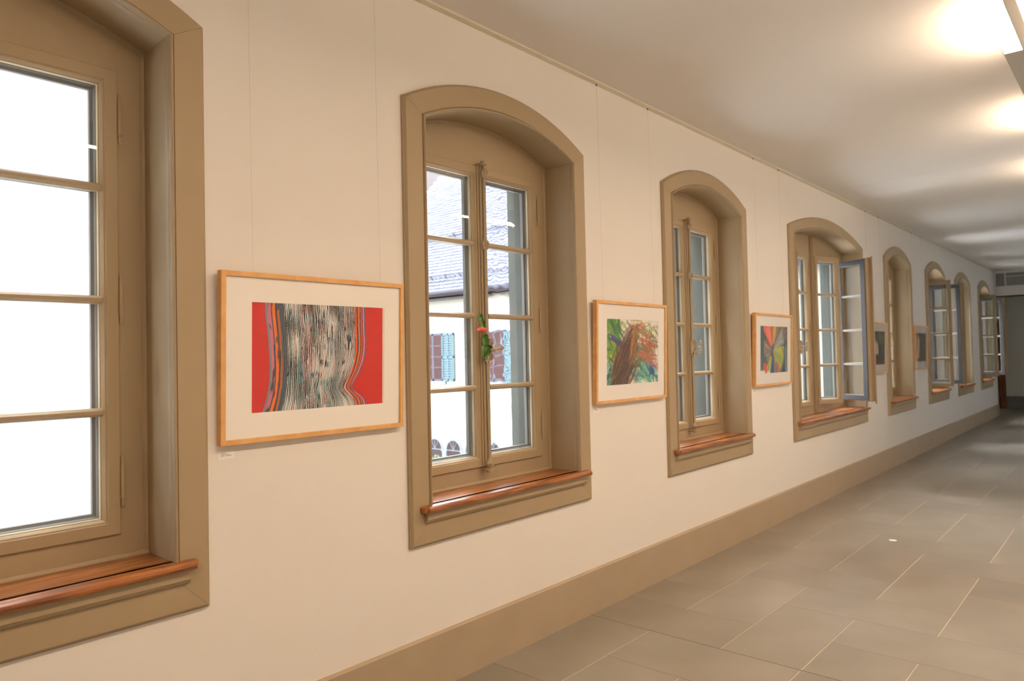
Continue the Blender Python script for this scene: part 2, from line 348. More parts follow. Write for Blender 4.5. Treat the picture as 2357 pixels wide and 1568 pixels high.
def jamb_part(win, key, hi):
    h = hi-0.110
    def f(m):
        inn = loop_pts(h, 0.90, 2.545, 2.62); mid = loop_pts(h, 0.90, 2.545, 2.62); ex = loop_pts(h+0.014, 0.895, 2.557, 2.634); ou = loop_pts(h+0.10, 0.80, 2.64, 2.73)
        rings = []
        seq = [(inn, 0.266), (mid, 0.328), (ex, 0.335), (ex, 0.405), (ou, 0.405), (ou, 0.266)]
        for k in range(len(inn)): rings.append([(lp[k][0], y, lp[k][1]) for lp, y in seq])
        m.loft(rings, caps=True, loop=False)
        m.box(-h-0.10, h+0.10, 0.266, 0.43, 0.80, 0.915)
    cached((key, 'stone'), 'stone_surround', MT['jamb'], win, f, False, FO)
def rect_sweep(m, x0, x1, z0, z1, prof):
    """closed mitred frame; prof = (inset, y) ring"""
    rings = []
    for sx, sz in ((0, 0), (1, 0), (1, 1), (0, 1)):
        rings.append([((x0+d) if sx == 0 else (x1-d), y, (z0+d) if sz == 0 else (z1-d)) for d, y in prof])
    m.loft(rings, loop=True)
MUN = [1.351, 1.736, 2.124]; ST = 0.058
def leaf(win, wl, sgn, hx, ang, cover, wavy=False, hardware=None):
    """one casement leaf; hinge edge at local x=0, extends to sgn*wl; y=0 is its room face"""
    key = ('leaf', round(wl, 3), sgn)
    a, b = (0.0, wl) if sgn > 0 else (-wl, 0.0)
    zb, zt = 0.930, 2.542
    def sash(m):
        pr = [(0, 0.012), (0.0, 0.002), (0.002, 0.0), (ST-0.018, 0.0), (ST-0.015, 0.004), (ST-0.011, 0.004), (ST-0.003, 0.013), (ST-0.003, 0.018), (ST, 0.018), (ST, 0.034), (ST, 0.036), (0.012, 0.036), (0.012, 0.056), (0.008, 0.056), (0.008, 0.012)]
        rect_sweep(m, a, b, zb, zt, pr)
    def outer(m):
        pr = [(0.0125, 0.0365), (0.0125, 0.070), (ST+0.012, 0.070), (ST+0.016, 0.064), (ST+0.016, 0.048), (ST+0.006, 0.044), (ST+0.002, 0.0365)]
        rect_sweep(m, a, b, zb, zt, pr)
    def outface(m): rect_sweep(m, a, b, zb, zt, [(0.0125, 0.0702), (0.0125, 0.072), (ST+0.011, 0.072), (ST+0.012, 0.0702)])  # outer face of the leaf, darker than the rest of its frame
    s = cached(key+('sash',), 'casement_leaf', MT['greige'], win, sash, False)
    s.location = (hx, 0.178, -ZB); s.rotation_euler = (0, 0, ang)
    cached(key+('outer',), 'outer_sash', MT['outsash'], s, outer); cached(key+('outface',), 'outer_face', MT['outface'], s, outface)
    ia, ib = a+ST-0.006, b-ST+0.006
    zs = [zb+ST-0.006] + MUN + [zt-ST+0.006]
    for k, z in enumerate(MUN):
        def mun(m):
            pr = [(-0.011, 0.034), (-0.015, 0.020), (-0.014, 0.012), (-0.008, 0.005), (-0.006, 0.002), (0.006, 0.002), (0.008, 0.005), (0.014, 0.012), (0.015, 0.020), (0.011, 0.034)]
            m.loft([[(x, y, dz) for dz, y in pr] for x in (ia, ib)], caps=True)
        o = cached(key+('mun',), 'glazing_bar', MT['greige'], s, mun); o.location = (0, 0, z)
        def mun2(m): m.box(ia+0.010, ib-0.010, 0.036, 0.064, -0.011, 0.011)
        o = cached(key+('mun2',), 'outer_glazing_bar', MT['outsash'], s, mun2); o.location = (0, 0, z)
    for k in range(4):
        h = zs[k+1]-zs[k]
        def pane(m): m.box(ia, ib, 0.0235, 0.0260, -h/2, h/2)
        o = cached(key+('pane', round(h, 3), wavy), 'pane', MT['wavy' if wavy else 'glass'], s, pane); o.location = (0, 0, (zs[k]+zs[k+1])/2)
    for z in (2.37, 1.74, 1.11):
        def hin(m):
            x = 0.004*(-sgn)
            m.tube([(x, -0.006, dz) for dz in (-0.088, -0.083, -0.078, -0.060, -0.058, -0.001, 0.001, 0.058, 0.060, 0.078, 0.083, 0.088)], [0.002, 0.005, 0.0045, 0.0045, 0.0065, 0.0065, 0.0055, 0.0055, 0.0045, 0.0045, 0.005, 0.002], 8)
            m.box(x-0.004, x+0.004, -0.006, 0.004, -0.06, 0.06)
        o = cached(('hinge', sgn), 'hinge', MT['greige'], s, hin, True); o.location = (0, 0, z)
    if cover:   # meeting strip and bolt rod carried by this leaf at its free edge
        fx = sgn*wl
        def strip(m):
            x = -0.006*sgn*-1
            pr = [(-0.026, 0.0), (-0.026, -0.006), (-0.020, -0.010), (-0.019, -0.006), (-0.016, -0.006), (-0.015, -0.016), (-0.008, -0.021), (0.006, -0.021), (0.012, -0.016), (0.013, -0.006), (0.018, -0.006), (0.019, -0.010), (0.024, -0.006), (0.024, 0.0)]
            m.loft([[(px, py, z) for px, py in pr] for z in (0.932, 2.545)], caps=True)
        o = cached(('strip', sgn), 'meeting_strip', MT['greige'], s, strip); o.location = (fx+sgn*0.004, 0, 0)
    return s
def bolt(win, x, horiz):
    """cremone bolt: rod, end caps, guides, escutcheon, turned handle"""
    b = cached(('rod',), 'bolt_rod', MT['greige'], win, lambda m: m.tube([(0, 0, z-ZB) for z in (0.905, 2.558)], 0.0085, 10), True)
    b.location = (x, 0.146, 0)
    def cap(m): m.tube([(0, 0, -0.012), (0, 0, -0.010), (0, 0, 0.004), (0, 0, 0.010), (0, 0, 0.012)], [0.008, 0.017, 0.020, 0.018, 0.004], 12)
    for z in (2.556, 0.910):
        o = cached(('cap',), 'end_cap', MT['greige'], b, cap, True); o.location = (0, 0.0, z-ZB)
    def keeper(m): m.bbox(-0.022, 0.012, 0.0, 0.044, -0.008, 0.008, 0.002)
    o = cached(('keep',), 'keeper', MT['greige'], b, keeper); o.location = (0, 0, 2.548-ZB)
    o = cached(('keep',), 'keeper', MT['greige'], b, keeper); o.location = (0, 0, 0.918-ZB)
    def guide(m):
        m.tube([(0, 0, -0.030), (0, 0, -0.026), (0, 0, -0.012), (0, 0, -0.006), (0, 0, 0.006), (0, 0, 0.014), (0, 0, 0.020), (0, 0, 0.030)], [0.009, 0.015, 0.016, 0.019, 0.019, 0.015, 0.012, 0.009], 10)
        for k in range(5):
            t = -1.2+k*0.6; m.tube([(math.sin(t)*0.017, -math.cos(t)*0.014, -0.016), (math.sin(t)*0.022, -math.cos(t)*0.019, 0.0), (math.sin(t)*0.016, -math.cos(t)*0.014, 0.016)], [0.003, 0.005, 0.002], 6)
    for z in (2.505, 2.118, 0.948):
        o = cached(('guide',), 'guide', MT['greige'], b, guide, True); o.location = (0, 0, z-ZB)
    def esc(m):
        m.tube([(0, 0, z*0.66) for z in (-0.098, -0.094, -0.086, -0.080, -0.062, -0.03, 0.0, 0.03, 0.062, 0.080, 0.086, 0.094, 0.098)], [0.012, 0.019, 0.019, 0.016, 0.022, 0.020, 0.0235, 0.020, 0.022, 0.016, 0.019, 0.019, 0.012], 12)
        for z in (-0.037, 0.037):
            for k in range(7):
                t = -1.5+k*0.5; m.tube([(math.sin(t)*0.018, -math.cos(t)*0.018, z-0.016), (math.sin(t+0.15)*0.026, -math.cos(t+0.15)*0.026, z), (math.sin(t)*0.018, -math.cos(t)*0.018, z+0.016)], [0.003, 0.0055, 0.002], 6)
    e = cached(('esc',), 'escutcheon', MT['greige'], b, esc, True); e.location = (0.003, -0.004, 1.553-ZB)
    def hnd(m):
        m.tube([(0, 0, 0), (0, -0.016, 0), (0, -0.020, 0), (0, -0.040, 0), (0, -0.044, 0), (0, -0.054, 0)], [0.011, 0.010, 0.007, 0.007, 0.010, 0.009], 10)
        pts = [-0.056, -0.052, -0.044, -0.038, -0.030, -0.022, -0.010, 0, 0.010, 0.022, 0.030, 0.038, 0.044, 0.052, 0.056]
        rr = [0.004, 0.009, 0.010, 0.006, 0.0105, 0.0075, 0.008, 0.012, 0.008, 0.0075, 0.0105, 0.006, 0.010, 0.009, 0.004]
        m.tube([((p*0.85, -0.050, 0.12*p) if horiz else (0.12*p, -0.050, p*0.95)) for p in pts], rr, 10)
        m.tube([(-0.020, -0.012, -0.03), (-0.032, -0.016, -0.035), (-0.038, -0.018, -0.055), (-0.046, -0.016, -0.075)], [0.006, 0.006, 0.005, 0.004], 8)
    o = cached(('handle', horiz), 'handle', MT['greige'], b, hnd, True); o.location = (0.003, -0.018, 1.556-ZB)

WLABEL = [
    'arched window cut off by the left edge of the photo, nearest the camera',
    'arched window with a drooping orange flower tied to its handle',
    'closed arched window between the second and third framed pictures from the left',
    'widest arched window, double with a middle post and open casements',
    'closed arched window directly behind the open leaves of the wide window',
    'arched window with two open leaves, just right of the fifth picture',
    'narrow-looking closed arched window seen just past an open glazed leaf',
    'last arched window beside the far passage, both leaves open']
OPEN = {3: [(0, 0), (-math.radians(17), math.radians(62))], 5: [(-math.radians(90), math.radians(83))], 7: [(-math.radians(106), math.radians(83))]}
for k, (c, ho) in enumerate(zip(CENT, HALF)):
    win = empty('window_%d' % (k+1), (c, WY, ZB)); tag(win, WLABEL[k], 'window', kind='structure')
    key = 'wide' if ho > 1 else 'std'; hi = ho-0.125
    pairs = [(-0.480, 0.480)] if key == 'std' else [(-0.955, -0.098), (0.098, 0.955)]
    casing_parts(win, key, ho); frame_part(win, key, hi, pairs, None if key == 'std' else 0.036)
    sill_parts(win, key, hi); jamb_part(win, key, hi)
    for p, (a, b) in enumerate(pairs):
        al, ar = OPEN.get(k, [(0, 0)]*2)[p]
        wl = (b-a)/2-0.002
        leaf(win, wl, 1, a, al, False); s = leaf(win, wl, -1, b, ar, True, wavy=(k == 1))
        if ar == 0 or k == 3 and p == 0: bolt(win, (a+b)/2, k == 1)
        else:
            # rod carried on the swung leaf
            o = inst('bolt_rod', CACHE[('rod',)], s); o.location = (-wl, -0.032, ZB)

# ------------------------------------------------------------------ paintings (colour grids, row 0 = top)
def vnoise(h, w, sy, sx, seed):
    r = np.random.RandomState(seed); gy, gx = max(2, int(h/sy)+2), max(2, int(w/sx)+2)
    g = r.rand(gy, gx); yy = np.linspace(0, gy-1.001, h); xx = np.linspace(0, gx-1.001, w)
    y0 = yy.astype(int); x0 = xx.astype(int); fy = (yy-y0)[:, None]; fx = (xx-x0)[None, :]
    fy = fy*fy*(3-2*fy); fx = fx*fx*(3-2*fx)
    a = g[y0][:, x0]; b = g[y0][:, x0+1]; c = g[y0+1][:, x0]; d = g[y0+1][:, x0+1]
    return a*(1-fy)*(1-fx)+b*(1-fy)*fx+c*fy*(1-fx)+d*fy*fx
L3 = lambda *c: np.array(srgb(*c)[:3])
class Paint:
    def __init__(s, w, h, col): s.w, s.h = w, h; s.a = np.ones((h, w, 3))*L3(*col); s.yy, s.xx = np.mgrid[0:h, 0:w]; s.xx = (s.xx+.5)/w; s.yy = (s.yy+.5)/h; s.asp = h/w
    def mix(s, mask, col): s.a = s.a*(1-mask[..., None])+np.asarray(col)*mask[..., None]
    def stroke(s, p0, p1, wd, col, al=1.0, bend=0.0, wd1=None):
        (xa, ya), (xb, yb) = p0, p1; w1 = wd if wd1 is None else wd1
        pad = max(wd, w1)+abs(bend)+0.01
        i0 = max(0, int((min(xa, xb)-pad)*s.w)); i1 = min(s.w, int((max(xa, xb)+pad)*s.w)+2)
        j0 = max(0, int((min(ya, yb)-pad/s.asp)*s.h)); j1 = min(s.h, int((max(ya, yb)+pad/s.asp)*s.h)+2)
        if i1 <= i0 or j1 <= j0: return
        X = s.xx[j0:j1, i0:i1]; Y = s.yy[j0:j1, i0:i1]*s.asp; ya *= s.asp; yb *= s.asp
        dx, dy = xb-xa, yb-ya; L2 = dx*dx+dy*dy+1e-9; L = math.sqrt(L2)
        t = np.clip(((X-xa)*dx+(Y-ya)*dy)/L2, 0, 1)
        d = np.abs(((X-xa)*-dy+(Y-ya)*dx)/L - bend*4*t*(1-t)); e = np.hypot(X-xa-t*dx, Y-ya-t*dy)
        d = np.where((t <= 0) | (t >= 1), np.maximum(d, e), d)
        wloc = wd+(w1-wd)*t
        m = np.clip((wloc-d)*s.w*0.9+0.5, 0, 1)*al
        s.a[j0:j1, i0:i1] = s.a[j0:j1, i0:i1]*(1-m[..., None])+np.asarray(col)*m[..., None]
def art_stripes():
    w, h = 600, 400; P = Paint(w, h, (192, 24, 12)); R = np.random.RandomState(7)
    un = lambda t: t*0.733/(0.847-t*0.114)
    v = (np.arange(h)+.5)/h
    xl = np.interp(v, [0, .1, .3, .5, .6, .75, .88, .95, 1], [un(t) for t in (.103, .105, .125, .137, .14, .135, .115, .098, .083)])
    xr = np.interp(v, [0, .2, .35, .45, .55, .65, .72, .78, .805, .83, .87, .92, .96, 1], [un(t) for t in (.855, .858, .865, .862, .848, .82, .79, .763, .757, .763, .80, .845, .862, .868)])
    for _ in range(3): xl = np.convolve(np.pad(xl, 4, 'edge'), np.ones(9)/9, 'valid')
    for _ in range(2): xr = np.convolve(np.pad(xr, 2, 'edge'), np.ones(5)/5, 'valid')
    N = 62; sfine = np.linspace(0, 1, 400)
    pal_l = np.array([L3(*c) for c in ((224, 212, 198), (208, 196, 182), (190, 184, 170), (226, 206, 190), (176, 178, 166), (214, 186, 176))])
    pal_d = np.array([L3(*c) for c in ((44, 28, 22), (66, 32, 22), (32, 32, 30), (40, 62, 66), (84, 36, 24), (30, 44, 48))])
    cl = R.randint(0, 6, N+1); cdk = R.randint(0, 6, N+1); wb = 0.45+0.14*R.rand(N+1)
    n1 = vnoise(h, N+1, 70, 1, 3); n2 = vnoise(h, N+1, 34, 1, 5); n5 = vnoise(h, N+1, 90, 6, 31); n3 = vnoise(h, N+1, 60, 3, 9); n4 = vnoise(h, N+1, 46, 1, 21)
    wob = (vnoise(h, 400, 60, 16, 11)-.5)*0.016+(vnoise(h, 400, 16, 5, 13)-.5)*0.003
    for j in range(h):
        dev = xr[j]-xr[0]; dl = xl[j]-xl[0]
        xs = xl[0]+sfine*(xr[0]-xl[0])+dl*(1-sfine)**1.5+dev*np.clip((sfine-.1)/.9, 0, 1)**2.2
        xs = np.maximum.accumulate(xs)
        s = np.interp(P.xx[j], xs, sfine, left=-1, right=2)
        ins = (s > 0) & (s < 1)
        s2 = np.clip(s+np.interp(np.clip(s, 0, 1), sfine, wob[j])*ins, 0, 0.9999)
        q = s2*N; i = q.astype(int); fr = q-i
        light = fr < (wb+0.25*(n1[j]-.5)+0.75*(n5[j]-.55))[i]
        jit = (np.sin(q*7.3+j*.05)*6+np.sin(q*23.0)*5).astype(int)
        for x in np.nonzero(ins)[0]:
            ii = i[x]; ss = s[x]; jj = min(h-1, max(0, j+jit[x]))
            if light[x]:
                c = pal_l[cl[ii]]
                if n2[jj][ii] > .85: c = L3(70, 104, 110)
                elif n2[jj][ii] < .07: c = L3(212, 130, 118) if ii % 3 else L3(202, 96, 50)
                elif n4[jj][ii] > .88: c = pal_d[cdk[ii]]
            else:
                c = pal_d[cdk[ii]]
                if n3[jj][ii] > .74: c = L3(48, 88, 94)
                elif n4[jj][ii] < .06: c = pal_l[cl[ii]]
            if v[j] > .70 and .12 < ss < .8 and n4[jj][ii] > .5: c = c*.62+L3(60, 112, 110)*.38
            if ss < .17:
                k = ss/.17
                c = (L3(120, 126, 132) if k < .12 else L3(190, 104, 120) if k < .3 and n4[jj][ii] > .3 else L3(60, 66, 70) if k < .36 else L3(238, 106, 34) if k < .52 and n2[jj][ii] < .8 else L3(70, 60, 60) if k < .62 else L3(176, 92, 42) if k < .74 and n1[j][ii] > .35 else L3(88, 94, 102) if fr[x] < .55 else L3(40, 46, 50))
            if ss > .885:
                k = (ss-.885)/.115
                c = (L3(226, 84, 36) if k < .15 else L3(50, 34, 32) if k < .24 else L3(110, 100, 104) if k < .31 else L3(232, 96, 40) if k < .45 else L3(44, 30, 30) if k < .54 else L3(230, 92, 44) if k < .64 else L3(34, 28, 30) if k < .72 else L3(216, 110, 140) if k < .86 and n2[jj][ii] > .2 else L3(96, 92, 104))
            P.a[j, x] = c
    # paper edge on the right of the sheet
    P.a[:, int(w*.985):] = L3(232, 214, 192)
    P.a *= (0.96+0.06*vnoise(h, w, 40, 40, 2))[..., None]
    return P
def art_tree():
    P = Paint(300, 200, (232, 212, 188)); R = np.random.RandomState(5); u = R.rand
    def many(n, cx, cy, sx, sy, ang, ln, wd, cols, al=.75, dev=.4):
        for _ in range(n):
            x, y = cx+sx*R.randn(), cy+sy*R.randn(); a = ang+dev*R.randn(); l = ln*(.4+u())
            P.stroke((x-l*math.cos(a)/2, y-l*math.sin(a)/2/P.asp), (x+l*math.cos(a)/2, y+l*math.sin(a)/2/P.asp), wd*(.5+u()), L3(*cols[R.randint(len(cols))]), al, (u()-.5)*.03, wd*.3)
    G = [(60, 120, 60), (110, 150, 40), (40, 100, 70), (140, 160, 60)]; T = [(60, 130, 110), (40, 110, 100), (90, 160, 130), (130, 190, 160), (50, 100, 120)]
    many(60, .12, .15, .08, .12, 1.0, .18, .022, G, .7); many(60, .10, .50, .07, .10, .9, .16, .018, G+[(150, 150, 30)], .75)
    many(40, .10, .85, .07, .10, -.5, .22, .014, T+[(30, 60, 70)], .8); many(70, .75, .83, .13, .10, .6, .16, .024, T, .65)
    many(60, .72, .22, .16, .10, .4, .16, .012, G+[(100, 150, 110)], .6); many(60, .80, .45, .12, .10, .7, .16, .014, [(176, 84, 56), (200, 96, 60), (120, 90, 50), (90, 110, 60)], .7)
    many(50, .62, .55, .12, .10, .3, .18, .020, [(110, 110, 60), (90, 120, 80), (130, 110, 70)], .6)
    for k in range(50): P.stroke((.04+.08*u(), .22+.10*u()), (.26+.16*u(), .38+.12*u()), .004, L3(70, 62, 120), .35)
    many(14, .62, .10, .12, .05, .3, .14, .010, [(224, 110, 80), (200, 80, 60)], .7); many(8, .88, .88, .03, .05, 1.2, .08, .02, [(30, 70, 130)], .7)
    P.stroke((.86, .77), (.90, .82), .03, L3(28, 74, 140), .8)
    B = [(92, 56, 34), (120, 72, 34), (60, 42, 40), (150, 96, 40), (76, 52, 46), (46, 36, 38)]
    for k in range(300):
        t = u(); x0 = .08+.32*t+.03*R.randn(); y0 = .70+.32*u(); x1 = .42+.20*t+.03*R.randn(); y1 = .06+.4*u()
        P.stroke((x0, y0), (x1, y1), .003+.004*u(), L3(*B[R.randint(6)]), .5, -.05+.03*R.randn(), .003)
    for k in range(130):
        x = .14+.34*u(); P.stroke((x+.14, .60+.15*u()), (x-.04+.04*R.randn(), 1.0), .0035, L3(*B[2+R.randint(4)]), .65, .02*R.randn())
    for k in range(26): P.stroke((.50+.12*u(), .06+.10*u()), (.40+.14*u(), .45+.3*u()), .003, L3(178, 112, 46), .5, .02*R.randn())
    for k in range(16): P.stroke((.60, .50+.06*u()), (1.0, .66+.16*u()), .003, L3(204, 78, 56), .6, -.02+.02*R.randn())
    for k in range(420):
        x, y = u(), u(); a = u()*6.28; l = .05+.12*u()
        cc = [(40, 70, 50), (60, 40, 34), (70, 100, 50), (50, 80, 70)] if x < .5 or y > .6 else [(176, 84, 56), (90, 110, 60), (120, 84, 50), (60, 90, 60)]
        P.stroke((x, y), (x+l*math.cos(a), y+l*math.sin(a)), .0018, L3(*cc[R.randint(4)]), .55, .03*R.randn())
    return P
def art_burst():
    P = Paint(110, 74, (52, 70, 70)); R = np.random.RandomState(2); u = R.rand
    c0 = (.45, .52)
    def fan(a0, a1, r0, r1, cols, n=60, wd=.02, al=.8, c=c0):
        for _ in range(n):
            a = math.radians(a0+(a1-a0)*u()); ra = r0+.1*u(); rb = r1*(.75+.3*u())
            P.stroke((c[0]+ra*math.cos(a), c[1]-ra*math.sin(a)/P.asp), (c[0]+rb*math.cos(a), c[1]-rb*math.sin(a)/P.asp), wd*.5, L3(*cols[R.randint(len(cols))]), al, 0, wd)
    fan(20, 75, .1, .6, [(110, 90, 74), (136, 108, 90), (90, 80, 72), (150, 120, 100)], 90); fan(100, 135, .08, .42, [(222, 90, 64), (214, 70, 48), (230, 120, 90)], 80, .03)
    fan(88, 104, .1, .42, [(200, 90, 30), (176, 60, 26)], 40); fan(72, 86, .1, .42, [(220, 140, 40), (176, 160, 40), (190, 176, 50)], 50)
    fan(150, 215, .02, .3, [(170, 130, 96), (150, 116, 90), (90, 100, 84), (70, 60, 52)], 60); fan(15, 40, .05, .42, [(160, 160, 140), (130, 134, 118), (176, 170, 160)], 40)
    fan(-60, 8, .02, .40, [(170, 168, 46), (186, 178, 40), (140, 150, 60)], 90, .02); fan(-75, -45, .2, .5, [(90, 106, 100), (150, 160, 140), (110, 84, 66)], 60, .012)
    fan(228, 250, .1, .46, [(160, 166, 40), (190, 186, 56), (110, 130, 50)], 60, .018); fan(200, 226, .25, .5, [(50, 80, 74), (60, 92, 84)], 40)
    for k in range(14): P.stroke((.44+.02*u(), .52), (.42+.05*u(), 1.0), .014, L3(66, 70, 128), .8, 0, .02)
    for k in range(8): P.stroke((.49+.02*u(), .6), (.50+.05*u(), .98), .012, L3(150, 124, 100), .7)
    P.stroke((.17, .85), (.19, .94), .055, L3(214, 74, 44), 1); P.stroke((.66, .84), (.67, .95), .032, L3(220, 72, 50), 1)
    for k in range(12): P.stroke((.93+.03*u(), .45), (.92+.05*u(), 1), .014, L3(116, 126, 136), .6)
    P.stroke((.02, .99), (.14, .985), .035, L3(226, 208, 180), 1); P.stroke((.26, .985), (.34, .985), .02, L3(226, 208, 180), 1)
    return P
def art_dark(seed, fig):
    P = Paint(72, 48, (58, 46, 40)); R = np.random.RandomState(seed); u = R.rand
    cols = [(64, 70, 56), (92, 62, 56), (50, 44, 44), (104, 84, 66), (76, 86, 64)] if fig else [(66, 50, 42), (56, 42, 38), (74, 60, 50), (60, 52, 36)]
    for _ in range(160):
        x, y = u(), u(); P.stroke((x, y), (x+.05*R.randn(), y+.25), .03, L3(*cols[R.randint(len(cols))]), .6)
    if fig:
        for _ in range(25): x = .55+.45*u(); P.stroke((x, .05+.2*u()), (x+.03, .3*u()+.1), .02, L3(110, 116, 50), .5)
        for _ in range(30): x = .3+.5*u(); P.stroke((x, .85+.15*u()), (x+.05, 1.0), .02, L3(150, 62, 50), .6)
        for x, y, r in ((.44, .46, .09), (.40, .40, .07), (.47, .54, .07), (.36, .50, .09), (.50, .58, .04)): P.stroke((x, y), (x+.02, y+.06), r, L3(206, 176, 152), .85)
    else:
        for _ in range(60): x = .02+.20*u(); y = u(); P.stroke((x, y), (x+.02, y+.2), .02, L3(*[(206, 128, 40), (190, 108, 34), (216, 150, 70)][R.randint(3)]), .7)
        for _ in range(20): x = .95+.05*u(); y = u(); P.stroke((x, y), (x, y+.2), .015, L3(170, 112, 40), .6)
    return P
def blur(P, n):
    for _ in range(n):
        a = np.pad(P.a, ((1, 1), (1, 1), (0, 0)), 'edge'); P.a = (a[:-2, 1:-1]+a[2:, 1:-1]+a[1:-1, :-2]+a[1:-1, 2:]+2*a[1:-1, 1:-1])/6
    return P
def paint_mesh(name, P, w, h, y):
    """flat painted sheet: one coloured quad grid in the picture's plane (local x 0..w, z from top down)"""
    nx, nz = P.w, P.h
    xs = np.linspace(0, w, nx+1); zs = np.linspace(h, 0, nz+1)
    V = np.zeros(((nx+1)*(nz+1), 3)); V[:, 0] = np.tile(xs, nz+1); V[:, 2] = np.repeat(zs, nx+1); V[:, 1] = y
    i = np.arange(nx)[None, :]+np.arange(nz)[:, None]*(nx+1)
    F = np.stack([i+nx+1, i+nx+2, i+1, i], -1).reshape(-1, 4)
    me = bpy.data.meshes.new(name); me.vertices.add(len(V)); me.vertices.foreach_set('co', V.ravel().astype(np.float32))
    me.loops.add(F.size); me.loops.foreach_set('vertex_index', F.ravel().astype(np.int32))
    me.polygons.add(len(F)); me.polygons.foreach_set('loop_start', (np.arange(len(F))*4).astype(np.int32)); me.polygons.foreach_set('loop_total', np.full(len(F), 4, np.int32))
    me.update(calc_edges=True); me.validate()
    at = me.color_attributes.new('paint', 'FLOAT_COLOR', 'CORNER')
    c = np.concatenate([np.minimum(P.a.reshape(-1, 3)*np.array([1.25, 1.4, 1.6]), 0.9), np.ones((nx*nz, 1))], 1); c = np.repeat(c, 4, axis=0)
    at.data.foreach_set('color', np.clip(c, 0, 1).ravel().astype(np.float32))
    me.materials.append(MT['paint']); return me


# ------------------------------------------------------------------ framed pictures
PW, PHt, FD, FWD = 0.836, 0.626, 0.029, 0.0185
PZ0 = 1.2155
TILT = math.asin(0.020/PHt)
def rail_piece(horizontal):
    def f(m):
        pr = [(0, 0), (0.001, -0.0005), (FWD-0.001, -0.0005), (FWD, 0.0), (FWD, 0.006), (FWD-0.006, 0.006), (FWD-0.006, FD), (0, FD)]
        if horizontal: m.loft([[(0.0+d, y, d) for d, y in pr], [(PW-d, y, d) for d, y in pr]], caps=True)
        else: m.loft([[(d, y, 0.0+d) for d, y in pr], [(d, y, PHt-d) for d, y in pr]], caps=True)
    return f
ARTS = [(art_stripes, 1.242, 'framed painting of a striped pale trunk on bright red', (0.135, 0.726)),
        (art_tree, 3.563, 'framed painting of a brown tree in scribbled greens and teal', (0.107, 0.713)),
        (lambda: blur(art_burst(), 2), 5.888, 'framed painting bursting with red, yellow and blue wedges', (0.13, 0.69)),
        (lambda: blur(art_dark(3, True), 1), 9.158, 'framed dark painting half hidden behind an open casement leaf', (0.13, 0.70)),
        (lambda: blur(art_dark(8, False), 1), 11.412, 'framed dark brown painting with an orange left side', (0.13, 0.70))]
for fn, px, lab, wires in ARTS:
    e = empty('framed_picture', (px, WY-0.003-FD, PZ0)); e.rotation_euler = (TILT, 0, 0); tag(e, lab, 'picture', 'framed paintings along the wall')
    for nm, hz in (('bottom', 1), ('top', 1), ('l', 0), ('r', 0)):
        o = cached(('frail', hz), 'frame_rail', MT['maple'], e, rail_piece(hz))
        if nm == 'top': o.scale = (1, 1, -1); o.location = (0, 0, PHt)
        if nm == 'r': o.scale = (-1, 1, 1); o.location = (PW, 0, 0)
    aw, ah = 0.612, 0.408; ax, az = 0.122, 0.109
    def mount(m):
        x0, x1, z0, z1 = 0.012, PW-0.012, 0.012, PHt-0.012; y0, y1 = 0.0085, 0.0105
        m.box(x0, ax, y0, y1, z0, z1); m.box(ax+aw, x1, y0, y1, z0, z1); m.box(ax, ax+aw, y0, y1, z0, az); m.box(ax, ax+aw, y0, y1, az+ah, z1)
    cached(('mount',), 'mount', MT['mount'], e, mount)
    o = inst('painted_sheet', paint_mesh('painted_sheet', fn(), aw+0.004, ah+0.004, 0.0), e); o.location = (ax-0.002, 0.0112, az-0.002)
    cached(('pback',), 'backing', MT['back'], e, lambda m: m.box(0.010, PW-0.010, 0.014, FD-0.002, 0.010, PHt-0.010))
    cached(('pgl',), 'glazing', MT['pglass'], e, lambda m: m.box(0.012, PW-0.012, 0.0065, 0.008, 0.012, PHt-0.012))
    for wx in wires:
        L = 3.176-PZ0-PHt
        ct, st = math.cos(-TILT), math.sin(-TILT)
        def wf(m): m.tube([(0, 0, 0), (0, 0, L+0.02)], 0.0006, 5)
        o = cached(('wire',), 'hanging_wire', MT['wire'], e, wf); o.location = (wx, FD-0.004, PHt-0.02); o.rotation_euler = (-TILT-0.008, 0, 0)
        hk = cached(('hook',), 'rail_hook', MT['hook'], o, lambda m: m.bbox(-0.0022, 0.0022, -0.003, 0.003, 0, 0.012, 0.0008)); hk.location = (0, 0, L+0.006)
# captions
for (cx, cz), lab in zip([(1.247, 1.165), (3.572, 1.167), (5.915, 1.165)], ['small caption card below the red striped painting', 'small caption card below the green tree painting', 'small caption card below the wedge-burst painting']):
    e = empty('caption_card', (cx, WY, cz)); tag(e, lab, 'caption card', 'caption cards under the pictures')
    cached(('card',), 'card', MT['card'], e, lambda m: m.box(0, 0.063, -0.001, 0.0, 0, 0.030))
    def ink(m):
        def word(x, z, n):
            for q in range(n): m.box(x+q*0.0017, x+q*0.0017+0.0012, -0.0013, -0.001, z, z+0.0017+0.0006*((q*7+n) % 3 == 0))
        word(0.004, 0.0215, 2)
        for x, z, n in ((0.0105, 0.0215, 5), (0.0205, 0.0215, 3), (0.0275, 0.0215, 1), (0.0105, 0.0165, 10), (0.0285, 0.0165, 7), (0.0105, 0.0115, 4), (0.0185, 0.0115, 3), (0.0275, 0.0115, 4), (0.0355, 0.0115, 9)): word(x, z, n)
    cached(('ink',), 'lettering', MT['ink'], e, ink)

